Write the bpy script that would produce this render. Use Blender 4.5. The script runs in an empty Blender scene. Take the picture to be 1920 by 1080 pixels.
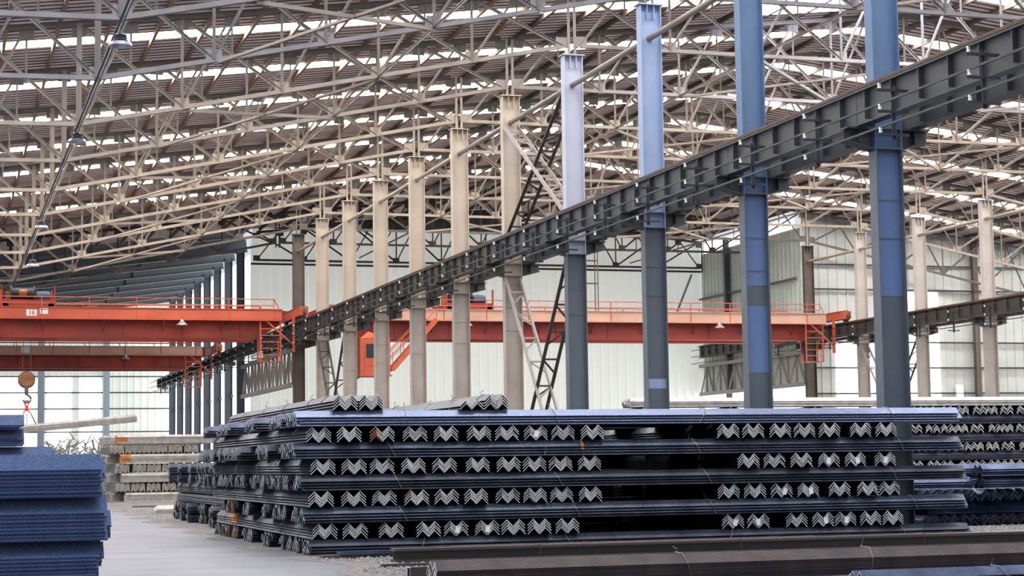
import bpy, math, random
from mathutils import Vector, Matrix, Quaternion
random.seed(7)
S = bpy.context.scene
C = S.collection
PI = math.pi

# ------------------------------------------------------------------ camera, sky, exposure
cd = bpy.data.cameras.new('camera'); cam = bpy.data.objects.new('camera', cd); C.objects.link(cam)
cd.sensor_width = 36.0; cd.lens = 36.0 * 3480.0 / 1920.0
cd.clip_start = 0.1; cd.clip_end = 600
EYE = Vector((0, 0, 1.63))
cam.matrix_world = Matrix(((0.95552, -0.01417, -0.29459, EYE.x), (-0.29460, -0.09373, -0.95101, EYE.y),
                           (-0.01414, 0.99550, -0.09374, EYE.z), (0, 0, 0, 1)))
S.camera = cam
w = bpy.data.worlds.new('sky'); S.world = w; w.use_nodes = True
nt = w.node_tree; nt.nodes.clear()
wo = nt.nodes.new('ShaderNodeOutputWorld'); bg = nt.nodes.new('ShaderNodeBackground')
tc = nt.nodes.new('ShaderNodeTexCoord'); sp = nt.nodes.new('ShaderNodeSeparateXYZ'); rp = nt.nodes.new('ShaderNodeValToRGB')
nt.links.new(tc.outputs['Generated'], sp.inputs[0]); nt.links.new(sp.outputs['Z'], rp.inputs[0])
rp.color_ramp.elements[0].position = 0.0; rp.color_ramp.elements[0].color = (0.93, 0.95, 1, 1)
rp.color_ramp.elements[1].position = 0.6; rp.color_ramp.elements[1].color = (0.55, 0.72, 1.0, 1)
nt.links.new(rp.outputs[0], bg.inputs[0]); nt.links.new(bg.outputs[0], wo.inputs[0])
bg.inputs[1].default_value = 0.56
SKY_GLOW = 13.5      # daylight coming through the translucent roof strips
WALL_GLOW = 1.5     # daylight coming through the translucent wall sheets; also scales the added end-wall glow
S.view_settings.view_transform = 'Standard'; S.view_settings.look = 'None'
S.view_settings.exposure = 0.53; S.view_settings.gamma = 1.0; S.view_settings.use_curve_mapping = False
S.cycles.max_bounces = 7; S.cycles.diffuse_bounces = 4; S.cycles.use_denoising = True
S.cycles.sample_clamp_indirect = 6.0

# ------------------------------------------------------------------ measures of the building
BAY = 6.6
def Yk(k): return 34.24 + BAY * k
XA, XB, XR = 18.8, 49.6, 34.2       # near column row, far column row, ridge of the middle hall
YW = 116.6                          # end wall of the middle hall
YE = 165.0                          # end wall of the aisle hall
YT = 101.2                          # end wall of the outer hall
ZCAP = 14.3; ZRAIL = 9.27; ZCORB = 8.45
REAR = [120.7 + 5.27 * j for j in range(9)]
def ztop(x):
    if x <= XA: return 16.34 - .125 * (XA - x)
    if x <= XR: return 16.34 + .11 * (x - XA)
    if x <= XB: return 16.34 + .11 * (XB - x)
    return 16.34 - .125 * (x - XB)
def zbot(x):
    if x < XA: return max(11.45, 14.57 - .2075 * (18.5 - x))
    if x <= XB: return 14.62
    return max(11.45, 14.57 - .2075 * (x - XB - .3))
ORD = ('zeroth first second third fourth fifth sixth seventh eighth ninth tenth eleventh twelfth thirteenth fourteenth fifteenth '
       'sixteenth seventeenth eighteenth nineteenth twentieth twenty-first twenty-second twenty-third twenty-fourth twenty-fifth '
       'twenty-sixth twenty-seventh twenty-eighth twenty-ninth thirtieth thirty-first thirty-second thirty-third thirty-fourth '
       'thirty-fifth thirty-sixth thirty-seventh thirty-eighth thirty-ninth fortieth forty-first').split()

# ------------------------------------------------------------------ materials
def mat(name, col, col2=None, scale=3.0, rough=.6, metal=0.0, bump=0.0, bscale=None, lo=.35, hi=.65, stretch=None, spec=None):
    m = bpy.data.materials.new(name); m.use_nodes = True
    n = m.node_tree; b = n.nodes['Principled BSDF']
    b.inputs['Roughness'].default_value = rough; b.inputs['Metallic'].default_value = metal
    b.inputs['Base Color'].default_value = (*col, 1)
    if spec is not None: b.inputs['Specular IOR Level'].default_value = spec
    if col2 is not None or bump:
        t = n.nodes.new('ShaderNodeTexCoord'); mp = n.nodes.new('ShaderNodeMapping')
        if stretch: mp.inputs['Scale'].default_value = stretch
        n.links.new(t.outputs['Object'], mp.inputs[0])
    if col2 is not None:
        no = n.nodes.new('ShaderNodeTexNoise'); no.inputs['Scale'].default_value = scale; no.inputs['Detail'].default_value = 5
        r = n.nodes.new('ShaderNodeValToRGB'); r.color_ramp.elements[0].position = lo; r.color_ramp.elements[1].position = hi
        r.color_ramp.elements[0].color = (*col, 1); r.color_ramp.elements[1].color = (*col2, 1)
        n.links.new(mp.outputs[0], no.inputs['Vector']); n.links.new(no.outputs[0], r.inputs[0]); n.links.new(r.outputs[0], b.inputs['Base Color'])
    if bump:
        n2 = n.nodes.new('ShaderNodeTexNoise'); n2.inputs['Scale'].default_value = bscale or scale * 4; n2.inputs['Detail'].default_value = 4
        bp = n.nodes.new('ShaderNodeBump'); bp.inputs['Strength'].default_value = bump; bp.inputs['Distance'].default_value = .03
        n.links.new(mp.outputs[0], n2.inputs['Vector']); n.links.new(n2.outputs[0], bp.inputs['Height']); n.links.new(bp.outputs[0], b.inputs['Normal'])
    return m
def glow(name, col, strength, base=(.8, .8, .8)):
    m = bpy.data.materials.new(name); m.use_nodes = True
    b = m.node_tree.nodes['Principled BSDF']; b.inputs['Base Color'].default_value = (*base, 1)
    b.inputs['Emission Color'].default_value = (*col, 1); b.inputs['Emission Strength'].default_value = strength
    b.inputs['Roughness'].default_value = .6
    return m
def painted(name, col, dirt, rough=.5, scale=1.2):
    return mat(name, col, dirt, scale=scale, rough=rough, lo=.45, hi=.8)
M = {}
M['mill'] = mat('mill_scale_steel', (.046, .064, .120), (.10, .13, .22), 2.5, .33, .8, .10, 55, .35, .7)
M['mill2'] = mat('shaded_mill_scale_steel', (.028, .034, .055), (.06, .07, .10), 2.0, .42, .7, .2, 30)  # darker copy of the mill steel for bundles in shade
M['mill3'] = mat('blue_grey_mill_scale_steel', (.042, .053, .088), (.085, .104, .155), 2.2, .38, .75, .25, 30)
M['millfront'] = mat('sparkle_blue_mill_scale', (.15, .185, .31), (.32, .37, .50), 75, .34, .75, .06, 60, .46, .74)  # lighter tone and speckle put highlights and sparkle into the colour
M['cut'] = mat('sawn_steel_end', (.58, .59, .61), (.80, .80, .80), 9, .55, .1)
M['cutrust'] = mat('rusty_sawn_end', (.50, .17, .03), (.60, .32, .12), 6, .7, .1)
M['pale'] = mat('pale_weathered_steel', (.30, .28, .27), (.44, .42, .41), 3, .55, .1)
M['palecut'] = mat('pale_sawn_end', (.84, .80, .74), (.92, .89, .84), 9, .6, .0)
M['rust'] = mat('orange_rust', (.36, .11, .02), (.55, .22, .05), 5, .8)
M['rustbeam'] = mat('brown_rusted_steel', (.055, .042, .045), (.10, .07, .065), 2.5, .6, .2, .2, 20)
M['wire'] = mat('binding_wire', (.22, .21, .22), None, rough=.5, metal=.6)
M['tag'] = mat('white_tag', (.9, .9, .88), rough=.5)
M['concrete'] = mat('concrete_floor', (.10, .106, .138), (.16, .165, .20), .55, .55, 0, .08, 12)
M['dirt'] = mat('gravel_ground', (.085, .08, .08), (.21, .20, .20), 9, .9, 0, .6, 22)
M['pebble'] = mat('gravel_stones', (.12, .115, .115), (.33, .31, .31), 14, .85)
M['roofrib'] = mat('shaded_roof_rib', (.20, .15, .13), (.30, .23, .20), .6, .7)  # dark ribs put the sheet's light and shade stripes into colour
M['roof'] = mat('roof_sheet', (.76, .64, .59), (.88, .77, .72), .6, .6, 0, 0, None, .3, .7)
M['roofgrey'] = mat('grey_roof_sheet', (.10, .12, .135), (.13, .15, .165), .6, .6)
M['skylight'] = glow('translucent_roof_strip', (1, .97, .93), SKY_GLOW)
M['skyblue'] = glow('clear_roof_opening', (.74, .79, 1), SKY_GLOW)
M['wallglow'] = glow('translucent_wall_sheet', (1, .99, .96), WALL_GLOW)
M['wallglow2'] = glow('brightened_wall_sheet', (.95, .97, .93), WALL_GLOW * .17, (.66, .70, .65))  # weak emission added so these wall sheets read bright
M['purlin'] = mat('rusty_purlin', (.26, .155, .095), (.36, .225, .14), 1.5, .8)
M['purlindark'] = mat('dark_brown_purlin', (.075, .052, .042), (.13, .085, .062), 1.5, .75)  # purlin sides in shadow, darkened in the colour itself
M['topchord'] = painted('shaded_top_chord', (.060, .052, .048), (.10, .08, .065))  # shadow under the roof put into the chord colour
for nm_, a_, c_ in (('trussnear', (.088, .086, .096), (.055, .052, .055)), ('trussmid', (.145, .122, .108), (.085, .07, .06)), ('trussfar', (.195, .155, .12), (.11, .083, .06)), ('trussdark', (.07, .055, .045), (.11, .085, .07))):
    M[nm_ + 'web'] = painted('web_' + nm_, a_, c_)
M['trussnear'] = painted('grey_truss', (.15, .15, .172), (.095, .09, .10))
M['trussmid'] = painted('warm_grey_truss', (.25, .215, .195), (.155, .13, .115))  # truss tone by distance: grey near, creamier farther back
M['trussfar'] = painted('cream_truss', (.335, .275, .22), (.21, .165, .125))
M['trussdark'] = painted('shaded_brown_truss', (.085, .068, .055), (.13, .10, .08))  # shade past the last roof strips put into the colour
M['blue'] = painted('blue_column_paint', (.082, .150, .285), (.105, .18, .325), scale=2)
M['bluelt'] = painted('light_blue_column', (.25, .335, .53), (.30, .38, .56), scale=2)
M['bluepale'] = painted('pale_blue_column_paint', (.43, .46, .57), (.38, .40, .50), scale=1)  # tone step of the fourth near column, between light blue and cream
M['cream'] = painted('cream_column_tone', (.47, .40, .325), (.37, .30, .235), scale=.8)
M['creamgrey'] = painted('grey_cream_column_paint', (.50, .45, .41), (.40, .34, .29), scale=.8)
M['slate'] = painted('shaded_slate_column', (.085, .105, .135), (.11, .13, .165), scale=1)  # shadow on the lower shafts put into a darker tone
M['bluelow'] = painted('blue_patch_paint', (.10, .17, .36), (.12, .19, .38))
M['taupe'] = painted('taupe_column_tone', (.38, .33, .295), (.27, .225, .195), scale=.8)
M['brown'] = painted('shaded_brown_steel', (.085, .062, .045), (.12, .09, .065))  # brown posts; also puts shade past the skylights into the end columns
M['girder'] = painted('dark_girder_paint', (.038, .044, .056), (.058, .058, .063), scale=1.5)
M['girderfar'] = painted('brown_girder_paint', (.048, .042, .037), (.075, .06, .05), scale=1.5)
M['rail'] = mat('rusty_rail', (.15, .065, .045), (.22, .10, .065), 3, .6, .3)
M['insul'] = mat('white_insulator', (.85, .86, .88), rough=.3)
M['brace'] = painted('grey_brace_paint', (.36, .32, .30), (.28, .24, .21))
M['bracedark'] = painted('dark_brace_paint', (.045, .040, .040), (.07, .06, .055))
M['cranered'] = mat('red_crane_paint', (.36, .036, .018), (.25, .026, .016), .7, .5)
M['craneorange'] = mat('orange_crane_paint', (.56, .105, .045), (.48, .085, .04), .8, .5)
M['cranebeige'] = mat('faded_crane_panel', (.60, .36, .27), (.52, .30, .22), .8, .6)
M['black'] = mat('black_machinery', (.02, .02, .022), None, rough=.5)
M['motor'] = mat('blue_motor', (.04, .07, .15), None, rough=.4)
M['yellow'] = mat('faded_hook_paint', (.30, .12, .04), (.16, .07, .03), 5, .6)
M['hookgrey'] = mat('hook_steel', (.12, .11, .11), None, rough=.45, metal=.5)
M['chain'] = mat('chain_steel', (.13, .11, .10), None, rough=.6, metal=.3)
M['redsling'] = mat('red_sling', (.70, .03, .03), None, rough=.6)
M['glassdark'] = mat('dark_glass', (.02, .025, .03), None, rough=.1)
M['white'] = mat('white_plate', (.80, .80, .78), None, rough=.5)
M['ink'] = mat('black_ink', (.02, .015, .015), None, rough=.6)
M['wallgreen'] = mat('pale_green_wall_sheet', (.62, .70, .62), (.68, .75, .68), .5, .55)
M['wallgrey'] = mat('grey_wall_sheet', (.44, .46, .44), (.50, .51, .48), .5, .55)
M['girt'] = painted('dark_wall_rail', (.10, .10, .11), (.14, .12, .12))
M['post'] = painted('pale_blue_post', (.45, .52, .60), (.40, .46, .53))
M['rearblue'] = painted('blue_grey_frame_paint', (.045, .060, .080), (.06, .075, .095), scale=.6)
M['rafter'] = painted('grey_rafter_paint', (.21, .24, .26), (.18, .21, .23), scale=.5)
M['lamp'] = mat('lamp_reflector', (.55, .56, .66), None, rough=.25, metal=.6)
M['lampcap'] = mat('lamp_housing', (.03, .045, .05), None, rough=.4)
M['scrap'] = mat('scrap_strip', (.55, .57, .55), (.75, .76, .74), 2, .45, .3)
M['ladder'] = painted('dark_ladder_paint', (.10, .09, .085), (.16, .13, .11))

# ------------------------------------------------------------------ mesh helpers
class MB:
    def __init__(s): s.v = []; s.f = []; s.m = []
    def add(s, vs, fs, mi=0):
        o = len(s.v); s.v += [tuple(v) for v in vs]; s.f += [tuple(i + o for i in f) for f in fs]
        s.m += (mi if isinstance(mi, list) else [mi] * len(fs))
    def box(s, c, d, mi=0):
        x, y, z = c; a, b, h = d[0] / 2, d[1] / 2, d[2] / 2
        s.add([(x - a, y - b, z - h), (x + a, y - b, z - h), (x + a, y + b, z - h), (x - a, y + b, z - h),
               (x - a, y - b, z + h), (x + a, y - b, z + h), (x + a, y + b, z + h), (x - a, y + b, z + h)],
              [(0, 3, 2, 1), (4, 5, 6, 7), (0, 1, 5, 4), (1, 2, 6, 5), (2, 3, 7, 6), (3, 0, 4, 7)], mi)
    def prism(s, prof, p0, p1, side=None, mi=0, cap=None):
        p0 = Vector(p0); p1 = Vector(p1); d = (p1 - p0).normalized()
        if side is None: side = Vector((0, 0, 1)).cross(d) if abs(d.z) < .95 else Vector((1, 0, 0))
        u = (Vector(side) - d * Vector(side).dot(d)).normalized(); v = d.cross(u)
        n = len(prof); vs = [p0 + u * a + v * b for a, b in prof] + [p1 + u * a + v * b for a, b in prof]
        s.add(vs, [(i, (i + 1) % n, n + (i + 1) % n, n + i) for i in range(n)], mi)
        s.add(vs[:n], [tuple(reversed(range(n)))], mi if cap is None else cap)
        s.add(vs[n:], [tuple(range(n))], mi if cap is None else cap)
    def bar(s, p0, p1, a, b=None, side=None, mi=0):
        b = b or a; s.prism([(-a / 2, -b / 2), (a / 2, -b / 2), (a / 2, b / 2), (-a / 2, b / 2)], p0, p1, side, mi)
    def tube(s, pts, r, n=6, closed=False, mi=0):
        pts = [Vector(p) for p in pts]; N = len(pts); vs = []
        for i, p in enumerate(pts):
            a = pts[(i - 1) % N] if closed or i else p; b = pts[(i + 1) % N] if closed or i < N - 1 else p
            d = (b - a).normalized(); u = d.cross(Vector((0, 0, 1)))
            if u.length < .05: u = d.cross(Vector((1, 0, 0)))
            u.normalize(); v = d.cross(u)
            vs += [p + u * r * math.cos(2 * PI * k / n) + v * r * math.sin(2 * PI * k / n) for k in range(n)]
        fs = []
        for i in range(N if closed else N - 1):
            j = (i + 1) % N
            fs += [(i * n + k, i * n + (k + 1) % n, j * n + (k + 1) % n, j * n + k) for k in range(n)]
        if not closed: fs += [tuple(reversed(range(n))), tuple((N - 1) * n + k for k in range(n))]
        s.add(vs, fs, mi)
    def lathe(s, prof, c=(0, 0, 0), n=20, axis='Z', mi=0):
        vs = []
        for r, z in prof:
            for k in range(n):
                a = 2 * PI * k / n; x, y = r * math.cos(a), r * math.sin(a)
                p = (x, y, z) if axis == 'Z' else ((z, x, y) if axis == 'X' else (x, z, y))
                vs.append((c[0] + p[0], c[1] + p[1], c[2] + p[2]))
        fs = [(i * n + k, i * n + (k + 1) % n, (i + 1) * n + (k + 1) % n, (i + 1) * n + k) for i in range(len(prof) - 1) for k in range(n)]
        fs += [tuple(reversed(range(n))), tuple((len(prof) - 1) * n + k for k in range(n))]
        s.add(vs, fs, mi)
    def mesh(s, name, *mats):
        me = bpy.data.meshes.new(name); me.from_pydata(s.v, [], s.f)
        for m in mats: me.materials.append(M[m] if isinstance(m, str) else m)
        if len(mats) > 1: me.polygons.foreach_set('material_index', s.m)
        me.update(); return me
def ob(name, me, parent=None, loc=(0, 0, 0), rot=None, scale=(1, 1, 1)):
    o = bpy.data.objects.new(name, me); C.objects.link(o); o.location = loc
    if rot is not None:
        if isinstance(rot, Quaternion): o.rotation_mode = 'QUATERNION'; o.rotation_quaternion = rot
        else: o.rotation_euler = rot
    o.scale = scale
    if parent is not None: o.parent = parent
    return o
def tag(o, label, cat, group=None, kind=None):
    o['label'] = label; o['category'] = cat
    if group: o['group'] = group
    o['kind'] = kind or 'thing'
    return o
def thing(name, label, cat, loc=(0, 0, 0), rotz=0, group=None):
    o = bpy.data.objects.new(name, None); C.objects.link(o); o.location = loc; o.rotation_euler = (0, 0, rotz)
    o.empty_display_size = .2
    return tag(o, label, cat, group)
def struct(name, mb, label, cat, *mats):
    return tag(ob(name, mb.mesh(name, *mats)), label, cat, None, 'structure')
KIDS = {}
def copy_tree(root, loc, label, rotz=None, meshes=None):
    if root not in KIDS: KIDS[root] = [(c, [g for g in S.objects if g.parent == c]) for c in S.objects if c.parent == root]
    r = root.copy(); C.objects.link(r); r.location = loc; r['label'] = label
    if rotz is not None: r.rotation_euler = (0, 0, rotz)
    for c, gs in KIDS[root]:
        d = c.copy(); C.objects.link(d); d.parent = r
        if meshes and c.data in meshes: d.data = meshes[c.data]
        for g in gs:
            e = g.copy(); C.objects.link(e); e.parent = d
            if meshes and g.data in meshes: e.data = meshes[g.data]
    return r
CACHE = {}
def unit(kind, m):
    """a member of unit length along Z, one mesh per profile and paint"""
    k = (kind, m)
    if k not in CACHE:
        b = MB()
        if kind == 'tee': prof = [(-.5, .5), (-.5, .3), (-.1, .3), (-.1, -.5), (.1, -.5), (.1, .3), (.5, .3), (.5, .5)][::-1]
        elif kind == 'flat': prof = [(-.5, -.5), (.5, -.5), (.5, .5), (-.5, .5)]
        elif kind == 'angle': prof = [(-.5, -.5), (.5, -.5), (.5, -.3), (-.3, -.3), (-.3, .5), (-.5, .5)]
        elif kind == 'pipe': prof = [(.5 * math.cos(2 * PI * i / 10), .5 * math.sin(2 * PI * i / 10)) for i in range(10)]
        elif kind == 'channel': prof = [(-.5, -.5), (.5, -.5), (.5, .5), (-.5, .5), (-.5, .36), (.34, .36), (.34, -.36), (-.5, -.36)]
        b.prism(prof, (0, 0, 0), (0, 0, 1), (1, 0, 0)); CACHE[k] = b.mesh(kind + '_' + m, m)
    return CACHE[k]
def span(name, parent, p0, p1, wd, m, kind='tee', dp=None):
    p0 = Vector(p0); p1 = Vector(p1); d = p1 - p0
    return ob(name, unit(kind, m), parent, p0, d.to_track_quat('Z', 'Y'), (wd, dp or wd, d.length))
def cube(name, parent, c, d, m):
    return ob(name, unit('flat', m), parent, (c[0], c[1], c[2] - d[2] / 2), None, d)
def isec(h, b, tw, tf):
    return [(-b / 2, -h / 2), (b / 2, -h / 2), (b / 2, -h / 2 + tf), (tw / 2, -h / 2 + tf), (tw / 2, h / 2 - tf), (b / 2, h / 2 - tf),
            (b / 2, h / 2), (-b / 2, h / 2), (-b / 2, h / 2 - tf), (-tw / 2, h / 2 - tf), (-tw / 2, -h / 2 + tf), (-b / 2, -h / 2 + tf)]

# ------------------------------------------------------------------ floor and roof
b = MB(); b.box((30, 90, -.1), (220, 260, .2)); struct('floor', b, 'grey concrete floor of the steel yard', 'floor', 'concrete')
b = MB(); edge = []
yy = 20.0
while yy < 100: edge.append((6.05 + .35 * math.sin(yy * 1.3) + .25 * random.random() + (.9 if yy > 60 else 0) * min(1, (yy - 60) / 20), yy)); yy += .7
vs = [(x, y, .004) for x, y in edge] + [(49, y, .004) for x, y in edge]; n = len(edge)
b.add(vs, [(i, n + i, n + i + 1, i + 1) for i in range(n - 1)])
tag(ob('gravel_bed', b.mesh('gravel_bed', 'dirt')), 'dirty gravel ground under and around the steel stacks', 'gravel', None, 'stuff')
b = MB()
for x0, x1, y0, y1, n in ((6.2, 10.2, 25.5, 32.8, 2600), (18.5, 24.5, 31.5, 39, 2600), (6.3, 9.5, 56, 74, 900)):
    for i in range(n):
        x, y, r = random.uniform(x0, x1), random.uniform(y0, y1), random.uniform(.015, .045)
        if x < 6.6 + .4 * math.sin(y * 1.3): continue
        a = random.random() * 6.3; e = [(x + r * math.cos(a + k * 1.57) * random.uniform(.7, 1.2), y + r * math.sin(a + k * 1.57) * random.uniform(.7, 1.2), r * .25) for k in range(4)]
        b.add(e + [(x, y, r * random.uniform(.7, 1.1)), (x, y, -.01)], [(0, 1, 4), (1, 2, 4), (2, 3, 4), (3, 0, 4), (1, 0, 5), (2, 1, 5), (3, 2, 5), (0, 3, 5)])
tag(ob('gravel', b.mesh('gravel', 'pebble')), 'loose grey gravel stones in front of the big stack', 'gravel', None, 'stuff')

SKY0, SKY1 = 3.2, 4.2               # strip of each bay that is translucent
def corr(mb, x0, x1, y0, y1, dz, zf, pitch=.42, dep=.11, mi=0):
    n = max(1, round((y1 - y0) / pitch)); p = (y1 - y0) / n; rows = []
    for i in range(n):
        a = y0 + i * p
        rows += [(a, 0), (a + p * .58, 0), (a + p * .65, dep), (a + p * .92, dep)]
    rows.append((y1, 0))
    vs = [(x, y, zf(x) + dz + h) for y, h in rows for x in (x0, x1)]
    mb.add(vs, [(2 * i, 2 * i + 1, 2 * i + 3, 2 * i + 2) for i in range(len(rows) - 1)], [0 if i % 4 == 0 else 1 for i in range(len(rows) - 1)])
slopes = [('aisle', -11.5, XA, YE, 'slope over the aisle hall'), ('rise', XA, XR, YW, 'slope rising from the near column row'),
          ('fall', XR, XB, YW, 'slope falling to the far column row'), ('outer', XB, 80, YT, 'slope over the outer hall')]
wn = 1
for nm, x0, x1, yend, txt in slopes:
    b = MB(); y = Yk(-2)
    for k in range(-2, 11):
        a, c = Yk(k) + SKY0, Yk(k) + SKY1
        if c > yend - 3: break
        if k > 9: break
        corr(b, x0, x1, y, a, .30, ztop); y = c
        s = MB(); corr(s, x0, x1, a, c, .30, ztop)
        struct('window_%d' % wn, s, 'translucent roof strip %s of roof %s' % (ORD[k + 3] + ' from front', txt), 'skylight', 'skylight'); wn += 1
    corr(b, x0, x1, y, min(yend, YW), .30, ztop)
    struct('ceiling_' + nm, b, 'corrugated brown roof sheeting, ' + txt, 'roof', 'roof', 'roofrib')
    if nm == 'aisle':
        b = MB(); corr(b, x0, x1, YW, yend, .30, ztop)
        struct('ceiling_rear', b, 'blue-grey roof sheeting over solid rafters at the rear', 'roof', 'roofgrey')

for x0, x1, y0, y1, t in ((28.6, 33.6, Yk(2) + 1.0, Yk(3) - .4, 'large bright opening near the ridge, nearer the camera'), (27.2, 31.2, Yk(3) + 2.2, Yk(4) - .8, 'bright opening near the ridge, one bay farther')):
    s = MB(); corr(s, x0, x1, y0, y1, .15, ztop); struct('window_%d' % wn, s, t, 'skylight', 'skyblue'); wn += 1

# ------------------------------------------------------------------ purlins
def purlin_x():
    xs = [('aisle hall', XA - .55 - 1.5 * i) for i in range(17)]
    xs += [('middle hall', XA + .55 + 1.5 * i) for i in range(10)] + [('middle hall', XB - .55 - 1.5 * i) for i in range(10)]
    return xs + [('outer hall', XB + .55 + 1.5 * i) for i in range(10)]
pm = {}
cnt = {}
for hall, x in purlin_x():
    yend = YT if hall == 'outer hall' else YW
    cnt[hall] = cnt.get(hall, 0) + 1; i = cnt[hall]
    o = span('roof_purlin', None, (x, Yk(-2), ztop(x) + .20), (x, yend, ztop(x) + .20), .09, 'purlin' if hall == 'aisle hall' else 'purlindark', 'channel', .15 if hall == 'aisle hall' else .17)
    ref = 'near' if hall == 'aisle hall' or (hall == 'middle hall' and i <= 10) else 'far'
    ii = i if not (hall == 'middle hall' and i > 10) else i - 10
    tag(o, '%s brown roof purlin of the %s, %s from the %s column row' % ('rusty' if hall == 'aisle hall' else 'dark', hall, ORD[ii], ref), 'purlin', 'purlins under the roof sheets')

# ------------------------------------------------------------------ trusses
def chord(pts, wdt, dep, m, gus=None, name='chord'):
    b = MB()
    prof = [(-wdt / 2, -dep / 2), (wdt / 2, -dep / 2), (wdt / 2, -dep * .18), (wdt * .15, -dep * .18), (wdt * .15, dep / 2), (-wdt * .15, dep / 2), (-wdt * .15, -dep * .18), (-wdt / 2, -dep * .18)]
    for p, q in zip(pts, pts[1:]): b.prism(prof, p, q, (0, 1, 0))
    for g in gus or (): b.box(g, (.42, .03, .34))
    return b.mesh(name, m)
POSTS = {}
def build_truss(root, nodes, org, m):
    """a subdivided Pratt truss in the XZ plane; nodes run away from the supporting column"""
    ox, oz = org
    B = [Vector((x - ox, 0, zbot(x) - oz)) for x in nodes]; T = [Vector((x - ox, 0, ztop(x) - oz)) for x in nodes]
    mids = [(a + b2) / 2 for a, b2 in zip(nodes, nodes[1:])]
    TM = [Vector((x - ox, 0, ztop(x) - oz)) for x in mids]
    extra = []
    if nodes[0] > XA and nodes[-1] < XB and nodes[0] < XB: extra = [Vector((XR - ox, 0, ztop(XR) - oz))]
    tops = sorted([T[0], T[-1]] + extra, key=lambda v: v.x)
    ends = sorted(B, key=lambda v: v.x)
    ob('bottom_chord', chord(ends, .15, .13, m, [p + Vector((0, 0, .12)) for p in B], 'bottom_chord'), root)
    ob('top_chord', chord(tops, .15, .16, 'topchord', [p - Vector((0, 0, .2)) for p in T + TM], 'top_chord'), root)
    N = len(nodes)
    for i in range(N):
        if i not in (0, N - 1): span('vertical', root, B[i], T[i], .16 if abs(nodes[i] - left_nodes[5]) < .01 else .085, m + 'web')
        else:
            for dx in POSTS.get((nodes[0], i), ()): span('end_post', root, B[i] + Vector((dx, 0, -.25)), T[i] + Vector((dx, 0, 0)), .09, m)
    for i in range(N - 1):
        xm = (nodes[0] + nodes[-1]) / 2
        c0, c1 = (i, i + 1) if nodes[0] > XA and nodes[0] < XB else (i + 1, i)
        if nodes[0] > XA and nodes[-1] < XB + 1 and nodes[0] < XB and i >= (N - 1) / 2: c0, c1 = i + 1, i
        # main diagonal from the top above the node nearer the support to the next lower node, with its sub members
        span('diagonal', root, T[c0], B[c1], .10, m + 'web')
        span('sub_diagonal', root, B[c0], TM[i], .075, m + 'web')
        half = (T[c0] + B[c1]) / 2
        span('hanger', root, TM[i], Vector((TM[i].x, 0, half.z)), .06, m + 'web')
left_nodes = [18.5 - 2.95 * i for i in range(9)]
mid_nodes = [19.1 + 3.02 * i for i in range(11)]; mid_nodes[-1] = 49.3
out_nodes = [49.9 + 2.93 * i for i in range(6)]
POSTS.update({(left_nodes[0], 0): (.2, .4), (mid_nodes[0], 10): (.2, .4), (mid_nodes[0], 0): (), (out_nodes[0], 5): (-.1, .1), (left_nodes[0], 8): (-.1, .1)})
HALLS = [('aisle hall', left_nodes, (XA, ZCAP), range(0, 12), 'grey steel roof truss over the aisle hall, %s from the front'),
         ('middle hall', mid_nodes, (XA, ZCAP), range(0, 13), 'steel roof truss over the middle hall, %s from the front'),
         ('outer hall', out_nodes, (XB, ZCAP), range(5, 11), 'steel roof truss over the outer hall behind, %s from the front')]
for hall, nodes, org, ks, lab in HALLS:
    protos = {}
    for i, k in enumerate(ks):
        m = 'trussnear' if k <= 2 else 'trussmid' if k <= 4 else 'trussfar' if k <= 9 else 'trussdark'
        label = lab % ORD[i + 1]
        if m not in protos:
            t = thing('roof_truss', label, 'roof truss', (org[0], Yk(k) if k < 12 else YW - .5, org[1]), 0, 'roof trusses of the ' + hall)
            build_truss(t, nodes, org, m); protos[m] = t
        else: copy_tree(protos[m], (org[0], Yk(k) if k < 12 else YW - .5, org[1]), label)

# ties along the building at the low points of the trusses
def tie(x, z, y0, y1, label, m='trussmid', wd=.11):
    tag(span('longitudinal_tie', None, (x, y0, z), (x, y1, z), wd, m), label, 'tie beam', 'ties running along the trusses')
tie(left_nodes[5], 11.40, Yk(0), Yk(11), 'long steel tie joining the low points of the aisle hall trusses', 'trussnearweb', .13)
tie(left_nodes[2], zbot(left_nodes[2]) - .06, Yk(0), Yk(11), 'long thin tie along the aisle hall trusses, nearer the near columns', 'trussmid', .08)
tie(mid_nodes[5], 14.56, Yk(0), Yk(12), 'long steel tie along the centre of the middle hall trusses', 'trussmid', .13)
tie(mid_nodes[2], 14.56, Yk(0), Yk(12), 'long thin tie along middle hall trusses beside the near columns', 'trussmid', .08)
tie(mid_nodes[8], 14.56, Yk(0), Yk(12), 'long thin tie along middle hall trusses beside the far columns', 'trussmid', .08)
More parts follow.
